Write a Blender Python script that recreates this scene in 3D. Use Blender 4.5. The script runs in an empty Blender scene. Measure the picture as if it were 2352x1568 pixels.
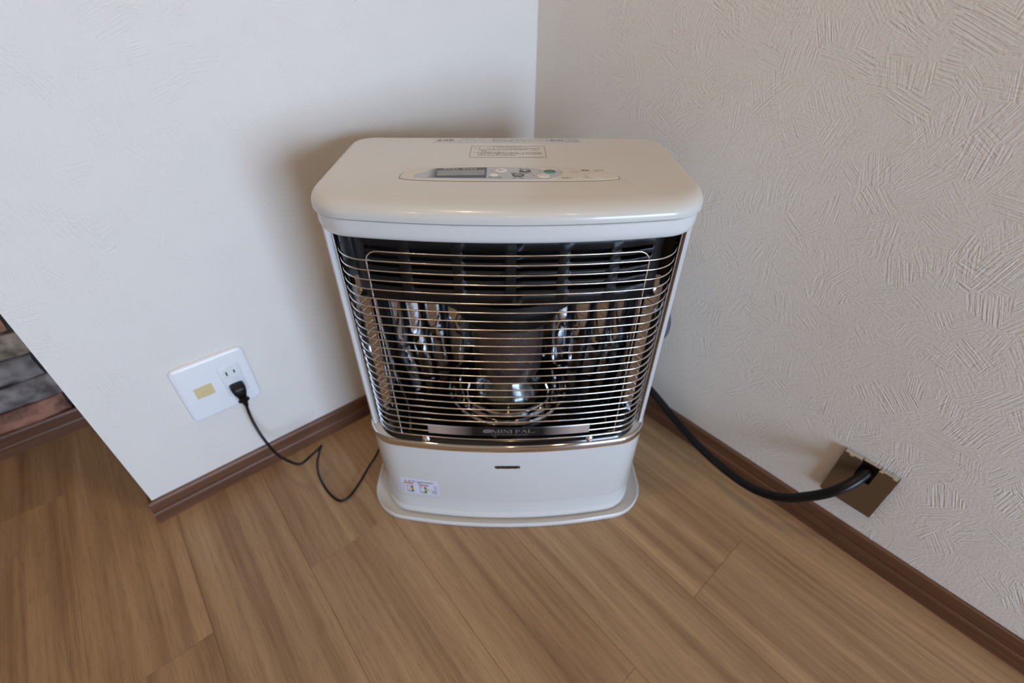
import bpy, math, random
from mathutils import Vector, Matrix
import numpy as np

random.seed(7)
scene = bpy.context.scene
COL = scene.collection

# ------------------------------------------------------------------ camera
CAM_POS = Vector((-0.7469, -0.7996, 0.8160))
YAW, PITCH, ROLL = math.radians(49.2966), math.radians(38.2218), math.radians(0.4187)
fw = Vector((math.cos(YAW) * math.cos(PITCH), math.sin(YAW) * math.cos(PITCH), -math.sin(PITCH)))
rt = Vector((math.sin(YAW), -math.cos(YAW), 0))
up = rt.cross(fw)
c, s = math.cos(ROLL), math.sin(ROLL)
r2, u2 = c * rt + s * up, -s * rt + c * up
cam_data = bpy.data.cameras.new('camera')
cam = bpy.data.objects.new('camera', cam_data)
COL.objects.link(cam)
M = Matrix.Identity(4)
for i in range(3):
    M[i][0], M[i][1], M[i][2], M[i][3] = r2[i], u2[i], -fw[i], CAM_POS[i]
cam.matrix_world = M
cam_data.sensor_fit = 'HORIZONTAL'
cam_data.sensor_width = 36.0
cam_data.lens = 1080.736 * 36.0 / 2352.0
cam_data.clip_start = 0.02
cam_data.dof.use_dof = True
cam_data.dof.focus_distance = 0.58
cam_data.dof.aperture_fstop = 2.6
scene.camera = cam

# ------------------------------------------------------------------ world, light, exposure
world = bpy.data.worlds.new('sky')
scene.world = world
world.use_nodes = True
wn = world.node_tree.nodes
bg = wn['Background']
bg.inputs['Color'].default_value = (0.62, 0.78, 1.0, 1)
bg.inputs['Strength'].default_value = 1.0

ROOM_X0, ROOM_Y0, ROOM_Y1, ROOM_H = -2.3, -3.4, 0.385, 2.4
BRICK_Y = 0.385
WALL_END = -0.9226
WIN_X0, WIN_X1, WIN_Z0, WIN_Z1 = -1.45, -0.10, 0.05, 1.30

win = bpy.data.lights.new('window_daylight', 'AREA')
win.shape = 'RECTANGLE'
win.size, win.size_y = WIN_X1 - WIN_X0, WIN_Z1 - WIN_Z0
win.energy = 80
win.spread = math.radians(150)
win.color = (0.555, 0.715, 1.0)
wo = bpy.data.objects.new('window_daylight', win)
COL.objects.link(wo)
wo.location = ((WIN_X0 + WIN_X1) / 2, ROOM_Y0 - 0.06, (WIN_Z0 + WIN_Z1) / 2)
wo.rotation_euler = (math.radians(90), 0, 0)

# keep light paths short enough for a quick full-size render
cy = scene.cycles
cy.max_bounces, cy.diffuse_bounces, cy.glossy_bounces, cy.transparent_max_bounces = 5, 3, 4, 8
cy.use_light_tree = False
cy.caustics_reflective = False
cy.caustics_refractive = False

vs = scene.view_settings
vs.view_transform = 'Standard'
vs.look = 'None'
vs.gamma = 1.0
vs.use_curve_mapping = False
vs.exposure = 0.20
scene.display_settings.display_device = 'sRGB'

# ------------------------------------------------------------------ helpers: materials
def srgb(r, g, b):
    f = lambda v: (v / 255) / 12.92 if v <= 10 else ((v / 255 + 0.055) / 1.055) ** 2.4
    return (f(r), f(g), f(b), 1)

def mat(name, col, rough=0.5, metal=0.0, coat=0.0, spec=0.5, emit=None, emit_s=0.0):
    m = bpy.data.materials.new(name)
    m.use_nodes = True
    b = m.node_tree.nodes['Principled BSDF']
    b.inputs['Base Color'].default_value = col
    b.inputs['Roughness'].default_value = rough
    b.inputs['Metallic'].default_value = metal
    b.inputs['Coat Weight'].default_value = coat
    b.inputs['Coat Roughness'].default_value = 0.05
    b.inputs['Specular IOR Level'].default_value = spec
    if emit:
        b.inputs['Emission Color'].default_value = emit
        b.inputs['Emission Strength'].default_value = emit_s
    return m

def N(m, t, **kw):
    n = m.node_tree.nodes.new(t)
    for k, v in kw.items():
        setattr(n, k, v)
    return n

def L(m, a, b):
    m.node_tree.links.new(a, b)

def bsdf(m):
    return m.node_tree.nodes['Principled BSDF']

def math_node(m, op, a, b=None):
    n = N(m, 'ShaderNodeMath', operation=op)
    for i, v in enumerate((a, b)):
        if v is None:
            continue
        if hasattr(v, 'default_value'):
            L(m, v, n.inputs[i])
        else:
            n.inputs[i].default_value = v
    return n.outputs[0]

def wallpaper(name, axis):
    """off-white vinyl wallpaper embossed with short brushed strokes in random directions"""
    m = mat(name, srgb(226, 220, 211), 0.72, spec=0.3)
    geo = N(m, 'ShaderNodeNewGeometry')
    sep = N(m, 'ShaderNodeSeparateXYZ')
    L(m, geo.outputs['Position'], sep.inputs[0])
    com = N(m, 'ShaderNodeCombineXYZ')
    L(m, sep.outputs['X' if axis == 'x' else 'Y'], com.inputs[0])
    L(m, sep.outputs['Z'], com.inputs[1])
    layers = []
    for k, (sc, seed) in enumerate(((27.0, 0.0), (34.0, 7.3))):
        off = N(m, 'ShaderNodeVectorMath', operation='ADD')
        L(m, com.outputs[0], off.inputs[0])
        off.inputs[1].default_value = (seed, seed * 0.7, 0)
        warp = N(m, 'ShaderNodeTexNoise')
        warp.inputs['Scale'].default_value = 40
        L(m, off.outputs[0], warp.inputs['Vector'])
        wsub = N(m, 'ShaderNodeVectorMath', operation='MULTIPLY_ADD')
        L(m, warp.outputs['Color'], wsub.inputs[0])
        wsub.inputs[1].default_value = (0.009, 0.009, 0)
        L(m, off.outputs[0], wsub.inputs[2])
        vor = N(m, 'ShaderNodeTexVoronoi', voronoi_dimensions='2D', feature='F1')
        vor.inputs['Scale'].default_value = sc
        L(m, wsub.outputs[0], vor.inputs['Vector'])
        sc3 = N(m, 'ShaderNodeSeparateColor')
        L(m, vor.outputs['Color'], sc3.inputs[0])
        ang = math_node(m, 'MULTIPLY', sc3.outputs[0], 3.3)
        rot = N(m, 'ShaderNodeVectorRotate', rotation_type='Z_AXIS')
        L(m, off.outputs[0], rot.inputs['Vector'])
        L(m, ang, rot.inputs['Angle'])
        st = N(m, 'ShaderNodeVectorMath', operation='MULTIPLY')
        L(m, rot.outputs[0], st.inputs[0])
        st.inputs[1].default_value = (24, 420, 1)
        no = N(m, 'ShaderNodeTexNoise', noise_dimensions='2D')
        no.inputs['Scale'].default_value = 1.0
        no.inputs['Detail'].default_value = 1.5
        L(m, st.outputs[0], no.inputs['Vector'])
        amp = math_node(m, 'POWER', sc3.outputs[1], 1.4)
        layers.append(math_node(m, 'MULTIPLY', math_node(m, 'SUBTRACT', no.outputs['Fac'], 0.5), amp))
    fine = N(m, 'ShaderNodeTexNoise')
    fine.inputs['Scale'].default_value = 250
    fine.inputs['Detail'].default_value = 3
    L(m, com.outputs[0], fine.inputs['Vector'])
    h = math_node(m, 'ADD', math_node(m, 'ADD', layers[0], layers[1]), math_node(m, 'MULTIPLY', fine.outputs['Fac'], 0.6))
    bp = N(m, 'ShaderNodeBump')
    bp.inputs['Strength'].default_value = 0.65
    bp.inputs['Distance'].default_value = 0.0016
    L(m, h, bp.inputs['Height'])
    L(m, bp.outputs['Normal'], bsdf(m).inputs['Normal'])
    return m

def wood_floor():
    m = mat('oak_vinyl_plank', (0.3, 0.18, 0.1, 1), 0.42, spec=0.45)
    tc = N(m, 'ShaderNodeTexCoord')
    oi = N(m, 'ShaderNodeObjectInfo')
    off = N(m, 'ShaderNodeVectorMath', operation='MULTIPLY_ADD')
    cmb = N(m, 'ShaderNodeCombineXYZ')
    for i in range(3):
        L(m, oi.outputs['Random'], cmb.inputs[i])
    L(m, cmb.outputs[0], off.inputs[0])
    off.inputs[1].default_value = (31, 57, 13)
    L(m, tc.outputs['Object'], off.inputs[2])
    def noise(scale3, detail, rough=0.5, dist=0.0):
        v = N(m, 'ShaderNodeVectorMath', operation='MULTIPLY')
        L(m, off.outputs[0], v.inputs[0])
        v.inputs[1].default_value = scale3
        n = N(m, 'ShaderNodeTexNoise')
        n.inputs['Scale'].default_value = 1
        n.inputs['Detail'].default_value = detail
        n.inputs['Roughness'].default_value = rough
        n.inputs['Distortion'].default_value = dist
        L(m, v.outputs[0], n.inputs['Vector'])
        return n.outputs['Fac']
    broad = noise((34, 1.3, 1), 2.5, 0.5, 0.25)
    strk = noise((130, 3.2, 1), 3.0, 0.6, 0.2)
    pore = noise((520, 26.0, 1), 2.0)
    t = math_node(m, 'ADD', math_node(m, 'MULTIPLY', broad, 0.62), math_node(m, 'MULTIPLY', strk, 0.38))
    cr = N(m, 'ShaderNodeValToRGB')
    e = cr.color_ramp.elements
    e[0].position, e[0].color = 0.30, srgb(137, 107, 79)
    e[1].position, e[1].color = 0.72, srgb(194, 165, 126)
    x = e.new(0.42); x.color = srgb(155, 124, 92)
    x = e.new(0.50); x.color = srgb(167, 137, 103)
    x = e.new(0.60); x.color = srgb(179, 149, 113)
    L(m, t, cr.inputs['Fac'])
    mx = N(m, 'ShaderNodeMix', data_type='RGBA', blend_type='MULTIPLY')
    mx.inputs[0].default_value = 1.0
    L(m, cr.outputs['Color'], mx.inputs[6])
    tone = N(m, 'ShaderNodeValToRGB')
    te = tone.color_ramp.elements
    te[0].color = (0.86, 0.85, 0.84, 1)
    te[1].color = (1.06, 1.02, 0.98, 1)
    L(m, oi.outputs['Random'], tone.inputs['Fac'])
    L(m, tone.outputs['Color'], mx.inputs[7])
    mx2 = N(m, 'ShaderNodeMix', data_type='RGBA', blend_type='MULTIPLY')
    pr = N(m, 'ShaderNodeValToRGB')
    pr.color_ramp.elements[0].position = 0.34
    pr.color_ramp.elements[0].color = (0.72, 0.68, 0.64, 1)
    pr.color_ramp.elements[1].position = 0.47
    L(m, pore, pr.inputs['Fac'])
    mx2.inputs[0].default_value = 0.55
    L(m, mx.outputs[2], mx2.inputs[6])
    L(m, pr.outputs['Color'], mx2.inputs[7])
    L(m, mx2.outputs[2], bsdf(m).inputs['Base Color'])
    bp = N(m, 'ShaderNodeBump')
    bp.inputs['Strength'].default_value = 0.12
    bp.inputs['Distance'].default_value = 0.0006
    L(m, pore, bp.inputs['Height'])
    L(m, bp.outputs['Normal'], bsdf(m).inputs['Normal'])
    return m

def skirting_mat():
    m = mat('walnut_skirting', srgb(106, 66, 42), 0.38)
    geo = N(m, 'ShaderNodeNewGeometry')
    v = N(m, 'ShaderNodeVectorMath', operation='MULTIPLY')
    L(m, geo.outputs['Position'], v.inputs[0])
    v.inputs[1].default_value = (3, 3, 190)
    n = N(m, 'ShaderNodeTexNoise')
    n.inputs['Scale'].default_value = 1
    n.inputs['Detail'].default_value = 3
    L(m, v.outputs[0], n.inputs['Vector'])
    cr = N(m, 'ShaderNodeValToRGB')
    cr.color_ramp.elements[0].position, cr.color_ramp.elements[0].color = 0.3, srgb(80, 49, 31)
    cr.color_ramp.elements[1].position, cr.color_ramp.elements[1].color = 0.7, srgb(112, 76, 54)
    L(m, n.outputs['Fac'], cr.inputs['Fac'])
    L(m, cr.outputs['Color'], bsdf(m).inputs['Base Color'])
    return m

def brick_mat():
    m = mat('weathered_brick', srgb(120, 104, 92), 0.85)
    oi = N(m, 'ShaderNodeObjectInfo')
    tc = N(m, 'ShaderNodeNewGeometry')
    base = N(m, 'ShaderNodeValToRGB')
    el = base.color_ramp.elements
    el[0].color = srgb(150, 140, 132)
    el[1].color = srgb(158, 104, 84)
    a = el.new(0.35); a.color = srgb(128, 122, 122)
    a = el.new(0.6); a.color = srgb(166, 150, 128)
    L(m, oi.outputs['Random'], base.inputs['Fac'])
    n = N(m, 'ShaderNodeTexNoise')
    n.inputs['Scale'].default_value = 38
    n.inputs['Detail'].default_value = 5
    L(m, tc.outputs['Position'], n.inputs['Vector'])
    cr = N(m, 'ShaderNodeValToRGB')
    cr.color_ramp.elements[0].position, cr.color_ramp.elements[0].color = 0.32, (0.28, 0.25, 0.24, 1)
    cr.color_ramp.elements[1].position, cr.color_ramp.elements[1].color = 0.62, (1.1, 1.08, 1.05, 1)
    L(m, n.outputs['Fac'], cr.inputs['Fac'])
    mx = N(m, 'ShaderNodeMix', data_type='RGBA', blend_type='MULTIPLY')
    mx.inputs[0].default_value = 0.9
    L(m, base.outputs['Color'], mx.inputs[6])
    L(m, cr.outputs['Color'], mx.inputs[7])
    L(m, mx.outputs[2], bsdf(m).inputs['Base Color'])
    bp = N(m, 'ShaderNodeBump')
    bp.inputs['Strength'].default_value = 0.8
    bp.inputs['Distance'].default_value = 0.006
    L(m, n.outputs['Fac'], bp.inputs['Height'])
    L(m, bp.outputs['Normal'], bsdf(m).inputs['Normal'])
    return m

def glass_mat():
    m = bpy.data.materials.new('clear_heat_glass')
    m.use_nodes = True
    nt = m.node_tree
    out = nt.nodes['Material Output']
    nt.nodes.remove(nt.nodes['Principled BSDF'])
    tr = N(m, 'ShaderNodeBsdfTransparent')
    tr.inputs[0].default_value = (0.93, 0.95, 0.95, 1)
    gl = N(m, 'ShaderNodeBsdfGlossy')
    gl.inputs['Roughness'].default_value = 0.03
    fr = N(m, 'ShaderNodeFresnel')
    gm = N(m, 'ShaderNodeNewGeometry')
    mr = N(m, 'ShaderNodeMapRange')          # same index of refraction on both faces of the thin glass
    mr.inputs['To Min'].default_value = 1.5
    mr.inputs['To Max'].default_value = 1 / 1.5
    L(m, gm.outputs['Backfacing'], mr.inputs['Value'])
    L(m, mr.outputs[0], fr.inputs[0])
    mx = N(m, 'ShaderNodeMixShader')
    L(m, fr.outputs[0], mx.inputs[0])
    L(m, tr.outputs[0], mx.inputs[1])
    L(m, gl.outputs[0], mx.inputs[2])
    L(m, mx.outputs[0], out.inputs[0])
    return m

def mesh_tube_mat():
    """brown wire-mesh burner tube"""
    m = mat('burner_mesh', srgb(92, 66, 58), 0.5, 0.25)
    tc = N(m, 'ShaderNodeTexCoord')
    w = N(m, 'ShaderNodeTexWave', wave_type='BANDS', bands_direction='DIAGONAL')
    w.inputs['Scale'].default_value = 130
    w.inputs['Distortion'].default_value = 2.5
    L(m, tc.outputs['Object'], w.inputs['Vector'])
    cr = N(m, 'ShaderNodeValToRGB')
    cr.color_ramp.elements[0].color = srgb(32, 25, 25)
    cr.color_ramp.elements[1].color = srgb(104, 76, 72)
    L(m, w.outputs['Fac'], cr.inputs['Fac'])
    L(m, cr.outputs['Color'], bsdf(m).inputs['Base Color'])
    bp = N(m, 'ShaderNodeBump')
    bp.inputs['Strength'].default_value = 0.5
    bp.inputs['Distance'].default_value = 0.001
    L(m, w.outputs['Fac'], bp.inputs['Height'])
    L(m, bp.outputs['Normal'], bsdf(m).inputs['Normal'])
    return m

MT = dict(
    wall_l=wallpaper('wallpaper_left', 'x'), wall_r=wallpaper('wallpaper_right', 'y'),
    plain_wall=mat('plain_wallpaper', srgb(176, 152, 124), 0.8),
    floor=wood_floor(), skirt=skirting_mat(), brick=brick_mat(),
    mortar=mat('dark_mortar', srgb(66, 62, 58), 0.95), sub=mat('subfloor', srgb(58, 40, 28), 0.9),
    ceil=mat('ceiling_board', srgb(180, 154, 122), 0.9),
    ivory=mat('ivory_enamel', srgb(213, 211, 206), 0.22, coat=0.35),
    ivory_plastic=mat('ivory_plastic', srgb(206, 203, 194), 0.28, coat=0.3),
    panel_plastic=mat('console_plastic', srgb(208, 202, 192), 0.35),
    silver_film=mat('silver_film', srgb(186, 188, 190), 0.38, 0.25),
    chrome=mat('chrome', (0.78, 0.79, 0.81, 1), 0.07, 1.0),
    wire=mat('chromed_wire', (0.82, 0.82, 0.82, 1), 0.16, 1.0),
    reflector=mat('polished_reflector', (0.52, 0.53, 0.55, 1), 0.06, 1.0),
    steel=mat('satin_steel', (0.55, 0.51, 0.48, 1), 0.32, 1.0),
    bronze=mat('satin_bronze_plate', (0.27, 0.245, 0.215, 1), 0.36, 1.0),
    bright=mat('polished_nickel', (0.8, 0.74, 0.62, 1), 0.15, 1.0),
    black=mat('black_heat_paint', srgb(11, 11, 12), 0.45, spec=0.35),
    void=mat('interior_shade_black', srgb(14, 13, 13), 0.7),  # near-black colour stands in for the shade inside hollow parts
    rubber=mat('black_rubber', srgb(9, 9, 10), 0.36, spec=0.3),
    cord=mat('black_vinyl_cord', srgb(8, 8, 9), 0.4, spec=0.3),
    lcd_black=mat('display_surround', srgb(58, 57, 56), 0.3),
    lcd=mat('lcd_grey', srgb(128, 133, 130), 0.25),
    ink=mat('dark_print', srgb(72, 68, 66), 0.6),
    faint=mat('brown_print', srgb(126, 110, 94), 0.6),
    grey_print=mat('grey_print', srgb(122, 122, 122), 0.6),
    button_dark=mat('charcoal_button', srgb(76, 72, 69), 0.4),
    button_white=mat('white_button', srgb(233, 228, 220), 0.35),
    teal=mat('teal_button', srgb(82, 150, 140), 0.4),
    white_print=mat('white_print', srgb(232, 230, 226), 0.5),
    silver_paper=mat('silver_sticker', srgb(196, 198, 200), 0.4),
    label_paper=mat('label_paper', srgb(214, 216, 228), 0.4),
    label_grey=mat('label_grey_tint', srgb(190, 193, 206), 0.45),
    red=mat('red_print', srgb(206, 84, 66), 0.5), yellow=mat('yellow_print', srgb(216, 184, 20), 0.5),
    plate_white=mat('outlet_plastic', srgb(232, 233, 234), 0.3),
    insert_white=mat('outlet_insert_plastic', srgb(224, 226, 226), 0.35),
    beige=mat('beige_jack_plastic', srgb(214, 196, 146), 0.45),
    beige_dark=mat('beige_jack_shutter', srgb(198, 178, 126), 0.5),
    gap=mat('slot_dark', srgb(46, 42, 40), 0.8),
    grey_knob=mat('slate_plastic', srgb(74, 78, 86), 0.4),
    logo_ink=mat('logo_print', (0.17, 0.15, 0.145, 1), 0.5),
    glass=glass_mat(), burner=mesh_tube_mat(),
    frame=mat('white_window_frame', srgb(228, 228, 226), 0.4),
    lamp=mat('lamp_diffuser', (1, 0.8, 0.55, 1), 0.5, emit=(1, 0.72, 0.42, 1), emit_s=60),
)

def silver_gradient():
    """brushed name plate: dark centre printed on silver, fading to bare steel at both ends"""
    m = mat('name_plate_steel', (0.5, 0.46, 0.44, 1), 0.45, 0.85)
    tc = N(m, 'ShaderNodeTexCoord')
    sp = N(m, 'ShaderNodeSeparateXYZ')
    L(m, tc.outputs['Object'], sp.inputs[0])
    ab = math_node(m, 'ABSOLUTE', sp.outputs['X'])
    cr = N(m, 'ShaderNodeValToRGB')
    e = cr.color_ramp.elements
    e[0].position, e[0].color = 0.055, (0.035, 0.032, 0.034, 1)
    e[1].position, e[1].color = 0.105, (0.74, 0.69, 0.66, 1)
    L(m, ab, cr.inputs['Fac'])
    L(m, cr.outputs['Color'], bsdf(m).inputs['Base Color'])
    return m
MT['nameplate'] = silver_gradient()

def fade_film():
    """display film: printed fade from silver on one side to dark at the screen"""
    m = mat('display_fade_film', srgb(90, 90, 90), 0.35)
    tc = N(m, 'ShaderNodeTexCoord')
    sp = N(m, 'ShaderNodeSeparateXYZ')
    L(m, tc.outputs['Object'], sp.inputs[0])
    mr = N(m, 'ShaderNodeMapRange')
    mr.inputs['From Min'].default_value = -0.1010
    mr.inputs['From Max'].default_value = -0.0900
    L(m, sp.outputs['X'], mr.inputs['Value'])
    cr = N(m, 'ShaderNodeValToRGB')
    cr.color_ramp.elements[0].color = srgb(186, 188, 190)
    cr.color_ramp.elements[1].color = srgb(58, 57, 56)
    L(m, mr.outputs[0], cr.inputs['Fac'])
    L(m, cr.outputs['Color'], bsdf(m).inputs['Base Color'])
    return m
MT['fade'] = fade_film()

# ------------------------------------------------------------------ helpers: objects
def add(name, me, m=None, parent=None, smooth=None, loc=None):
    if m is not None and not me.materials:
        me.materials.append(MT[m] if isinstance(m, str) else m)
    if smooth is not None:
        me.polygons.foreach_set('use_smooth', [True] * len(me.polygons))
        me.set_sharp_from_angle(angle=math.radians(smooth))
    o = bpy.data.objects.new(name, me)
    COL.objects.link(o)
    if parent is not None:
        o.parent = parent
    if loc is not None:
        o.location = loc
    return o

def empty(name, loc=(0, 0, 0), rz=0.0):
    o = bpy.data.objects.new(name, None)
    o.empty_display_size = 0.05
    COL.objects.link(o)
    o.location = loc
    o.rotation_euler = (0, 0, rz)
    return o

def tag(o, label=None, cat=None, group=None, kind=None):
    for k, v in (('label', label), ('category', cat), ('group', group), ('kind', kind)):
        if v:
            o[k] = v
    return o

class MB:
    def __init__(self):
        self.v, self.f = [], []
    def add(self, vs, fs):
        b = len(self.v)
        self.v += [tuple(p) for p in vs]
        self.f += [tuple(b + i for i in f) for f in fs]
        return self
    def box(self, x0, x1, y0, y1, z0, z1):
        vs = [(x, y, z) for z in (z0, z1) for y in (y0, y1) for x in (x0, x1)]
        return self.add(vs, [(0, 2, 3, 1), (4, 5, 7, 6), (0, 1, 5, 4), (2, 6, 7, 3), (0, 4, 6, 2), (1, 3, 7, 5)])
    def loft(self, rings, cap0=True, cap1=True, closed=True):
        n = len(rings[0])
        vs = [p for r in rings for p in r]
        fs = []
        for k in range(len(rings) - 1):
            for i in range(n if closed else n - 1):
                j = (i + 1) % n
                fs.append((k * n + i, k * n + j, (k + 1) * n + j, (k + 1) * n + i))
        if cap0:
            fs.append(tuple(reversed(range(n))))
        if cap1:
            fs.append(tuple((len(rings) - 1) * n + i for i in range(n)))
        return self.add(vs, fs)
    def lathe(self, prof, cx=0, cy=0, n=48, cap0=False, cap1=False):
        rings = [[(cx + r * math.cos(2 * math.pi * i / n), cy + r * math.sin(2 * math.pi * i / n), z) for i in range(n)] for r, z in prof]
        return self.loft(rings, cap0, cap1)
    def tube(self, pts, r, n=8, caps=True, flat=1.0, refup=None):
        P = [Vector(p) for p in pts]
        rings = []
        nrm = None
        for i, p in enumerate(P):
            t = (P[min(i + 1, len(P) - 1)] - P[max(i - 1, 0)]).normalized()
            if nrm is None:
                a = Vector(refup) if refup else (Vector((0, 0, 1)) if abs(t.z) < 0.9 else Vector((1, 0, 0)))
                nrm = (a - t * a.dot(t)).normalized()
            else:
                nrm = (nrm - t * nrm.dot(t)).normalized()
            bn = t.cross(nrm)
            rr = r[i] if isinstance(r, (list, tuple)) else r
            rings.append([p + nrm * rr * math.cos(2 * math.pi * k / n) + bn * rr * flat * math.sin(2 * math.pi * k / n) for k in range(n)])
        return self.loft(rings, caps, caps)
    def mesh(self, name='m'):
        me = bpy.data.meshes.new(name)
        me.from_pydata(self.v, [], self.f)
        me.validate()
        me.update()
        return me

def bevel(o, w, seg=2):
    b = o.modifiers.new('bevel', 'BEVEL')
    b.width, b.segments, b.limit_method = w, seg, 'ANGLE'
    b.angle_limit = math.radians(40)
    return o

def spline(pts, n=8):
    """Catmull-Rom through the points"""
    P = [Vector(p) for p in pts]
    P = [P[0] * 2 - P[1]] + P + [P[-1] * 2 - P[-2]]
    out = []
    for i in range(1, len(P) - 2):
        for k in range(n):
            t = k / n
            a, b, c_, d = P[i - 1], P[i], P[i + 1], P[i + 2]
            out.append(0.5 * ((2 * b) + (c_ - a) * t + (2 * a - 5 * b + 4 * c_ - d) * t * t + (3 * b - a - 3 * c_ + d) * t ** 3))
    out.append(P[-2])
    return out

def text_mesh(body, size, width=None, height=None, extrude=0.0, squash=None):
    cu = bpy.data.curves.new('t', 'FONT')
    cu.body = body
    cu.size = size
    cu.align_x, cu.align_y = 'CENTER', 'CENTER'
    cu.resolution_u = 2
    cu.extrude = extrude
    ob = bpy.data.objects.new('t', cu)
    COL.objects.link(ob)
    dg = bpy.context.evaluated_depsgraph_get()
    me = bpy.data.meshes.new_from_object(ob.evaluated_get(dg), depsgraph=dg)
    bpy.data.objects.remove(ob)
    bpy.data.curves.remove(cu)
    if len(me.vertices):
        co = np.zeros(len(me.vertices) * 3)
        me.vertices.foreach_get('co', co)
        co = co.reshape(-1, 3)
        lo, hi = co.min(0), co.max(0)
        co[:, :2] -= (lo[:2] + hi[:2]) / 2
        ext = np.maximum(hi - lo, 1e-6)
        if width:
            co[:, 0] *= width / ext[0]
        if height:
            co[:, 1] *= height / ext[1]
        me.vertices.foreach_set('co', co.ravel())
        me.update()
    me.materials.clear()
    return me

def map_verts(me, fn):
    for v in me.vertices:
        v.co = fn(v.co)
    me.update()
    return me

# ------------------------------------------------------------------ room shell
def wall_box(name, m, x0, x1, y0, y1, z0=0.0, z1=ROOM_H):
    return tag(add(name, MB().box(x0, x1, y0, y1, z0, z1).mesh(name), m), kind='structure')

tag(wall_box('wall_left', 'wall_l', WALL_END, 0.12, 0.0, BRICK_Y + 0.012), 'off-white embossed wallpaper wall behind the heater with a free end', None)
tag(wall_box('wall_right', 'wall_r', 0.0, 0.12, ROOM_Y0 - 0.12, -1e-4), 'warm off-white wall with brushed-stroke embossed wallpaper', None)
wall_box('wall_far_left', 'plain_wall', ROOM_X0 - 0.12, ROOM_X0, ROOM_Y0 - 0.12, BRICK_Y + 0.13)
# rear wall around the window opening (behind the camera)
rear = MB()
rear.box(ROOM_X0, WIN_X0, ROOM_Y0 - 0.12, ROOM_Y0, 0, ROOM_H)
rear.box(WIN_X1, 0.0, ROOM_Y0 - 0.12, ROOM_Y0, 0, ROOM_H)
rear.box(WIN_X0, WIN_X1, ROOM_Y0 - 0.12, ROOM_Y0, 0, WIN_Z0)
rear.box(WIN_X0, WIN_X1, ROOM_Y0 - 0.12, ROOM_Y0, WIN_Z1, ROOM_H)
tag(add('wall_rear', rear.mesh('wall_rear'), 'plain_wall'), kind='structure')
wf = MB()
for x in (WIN_X0, (WIN_X0 + WIN_X1) / 2 - 0.02, WIN_X1 - 0.04):
    wf.box(x, x + 0.04, ROOM_Y0 - 0.05, ROOM_Y0 - 0.01, WIN_Z0, WIN_Z1)
for z in (WIN_Z0, WIN_Z1 - 0.05):
    wf.box(WIN_X0 + 0.04, WIN_X1 - 0.04, ROOM_Y0 - 0.049, ROOM_Y0 - 0.011, z, z + 0.05)
win_1 = tag(add('window_1', wf.mesh('window_1'), 'frame'), kind='structure')
xm_ = (WIN_X0 + WIN_X1) / 2
for a, b in ((WIN_X0 + 0.04, xm_ - 0.02), (xm_ + 0.02, WIN_X1 - 0.04)):
    add('pane', MB().box(a, b, ROOM_Y0 - 0.032, ROOM_Y0 - 0.028, WIN_Z0 + 0.05, WIN_Z1 - 0.05).mesh(), 'glass', win_1)
tag(add('ceiling', MB().box(ROOM_X0 - 0.12, 0.12, ROOM_Y0 - 0.12, BRICK_Y + 0.13, ROOM_H, ROOM_H + 0.1).mesh('ceiling'), 'ceil'), kind='structure')

# floor with one object per plank
floor = tag(add('floor', MB().box(ROOM_X0 - 0.12, 0.12, ROOM_Y0 - 0.12, BRICK_Y + 0.13, -0.06, -0.004).mesh('floor'), 'sub'), kind='structure')
PW, PL = 0.1552, 0.914
pm = MB()
e_ = 0.0007
rings = []
for inset, z in ((0.0, -0.0039), (0.0, -e_ * 1.2), (e_, 0.0)):
    rings.append([(x, y, z) for x, y in ((-PW / 2 + inset, -PL / 2 + inset), (PW / 2 - inset, -PL / 2 + inset), (PW / 2 - inset, PL / 2 - inset), (-PW / 2 + inset, PL / 2 - inset))])
pm.loft(rings)
plank_me = pm.mesh('plank')
plank_me.materials.append(MT['floor'])
nrows = int(math.ceil((-0.130 - ROOM_X0) / PW)) + 1
for row in range(-1, nrows):
    xc = -0.130 - PW * (row + 0.5)
    j0 = -0.731 if row % 2 == 0 else -0.273
    y = j0 - PL * math.ceil((j0 - ROOM_Y0) / PL)
    while y < BRICK_Y + 0.02:
        o = bpy.data.objects.new('plank', plank_me)
        COL.objects.link(o)
        o.parent = floor
        o.location = (xc, y + PL / 2, 0)
        y += PL

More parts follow.
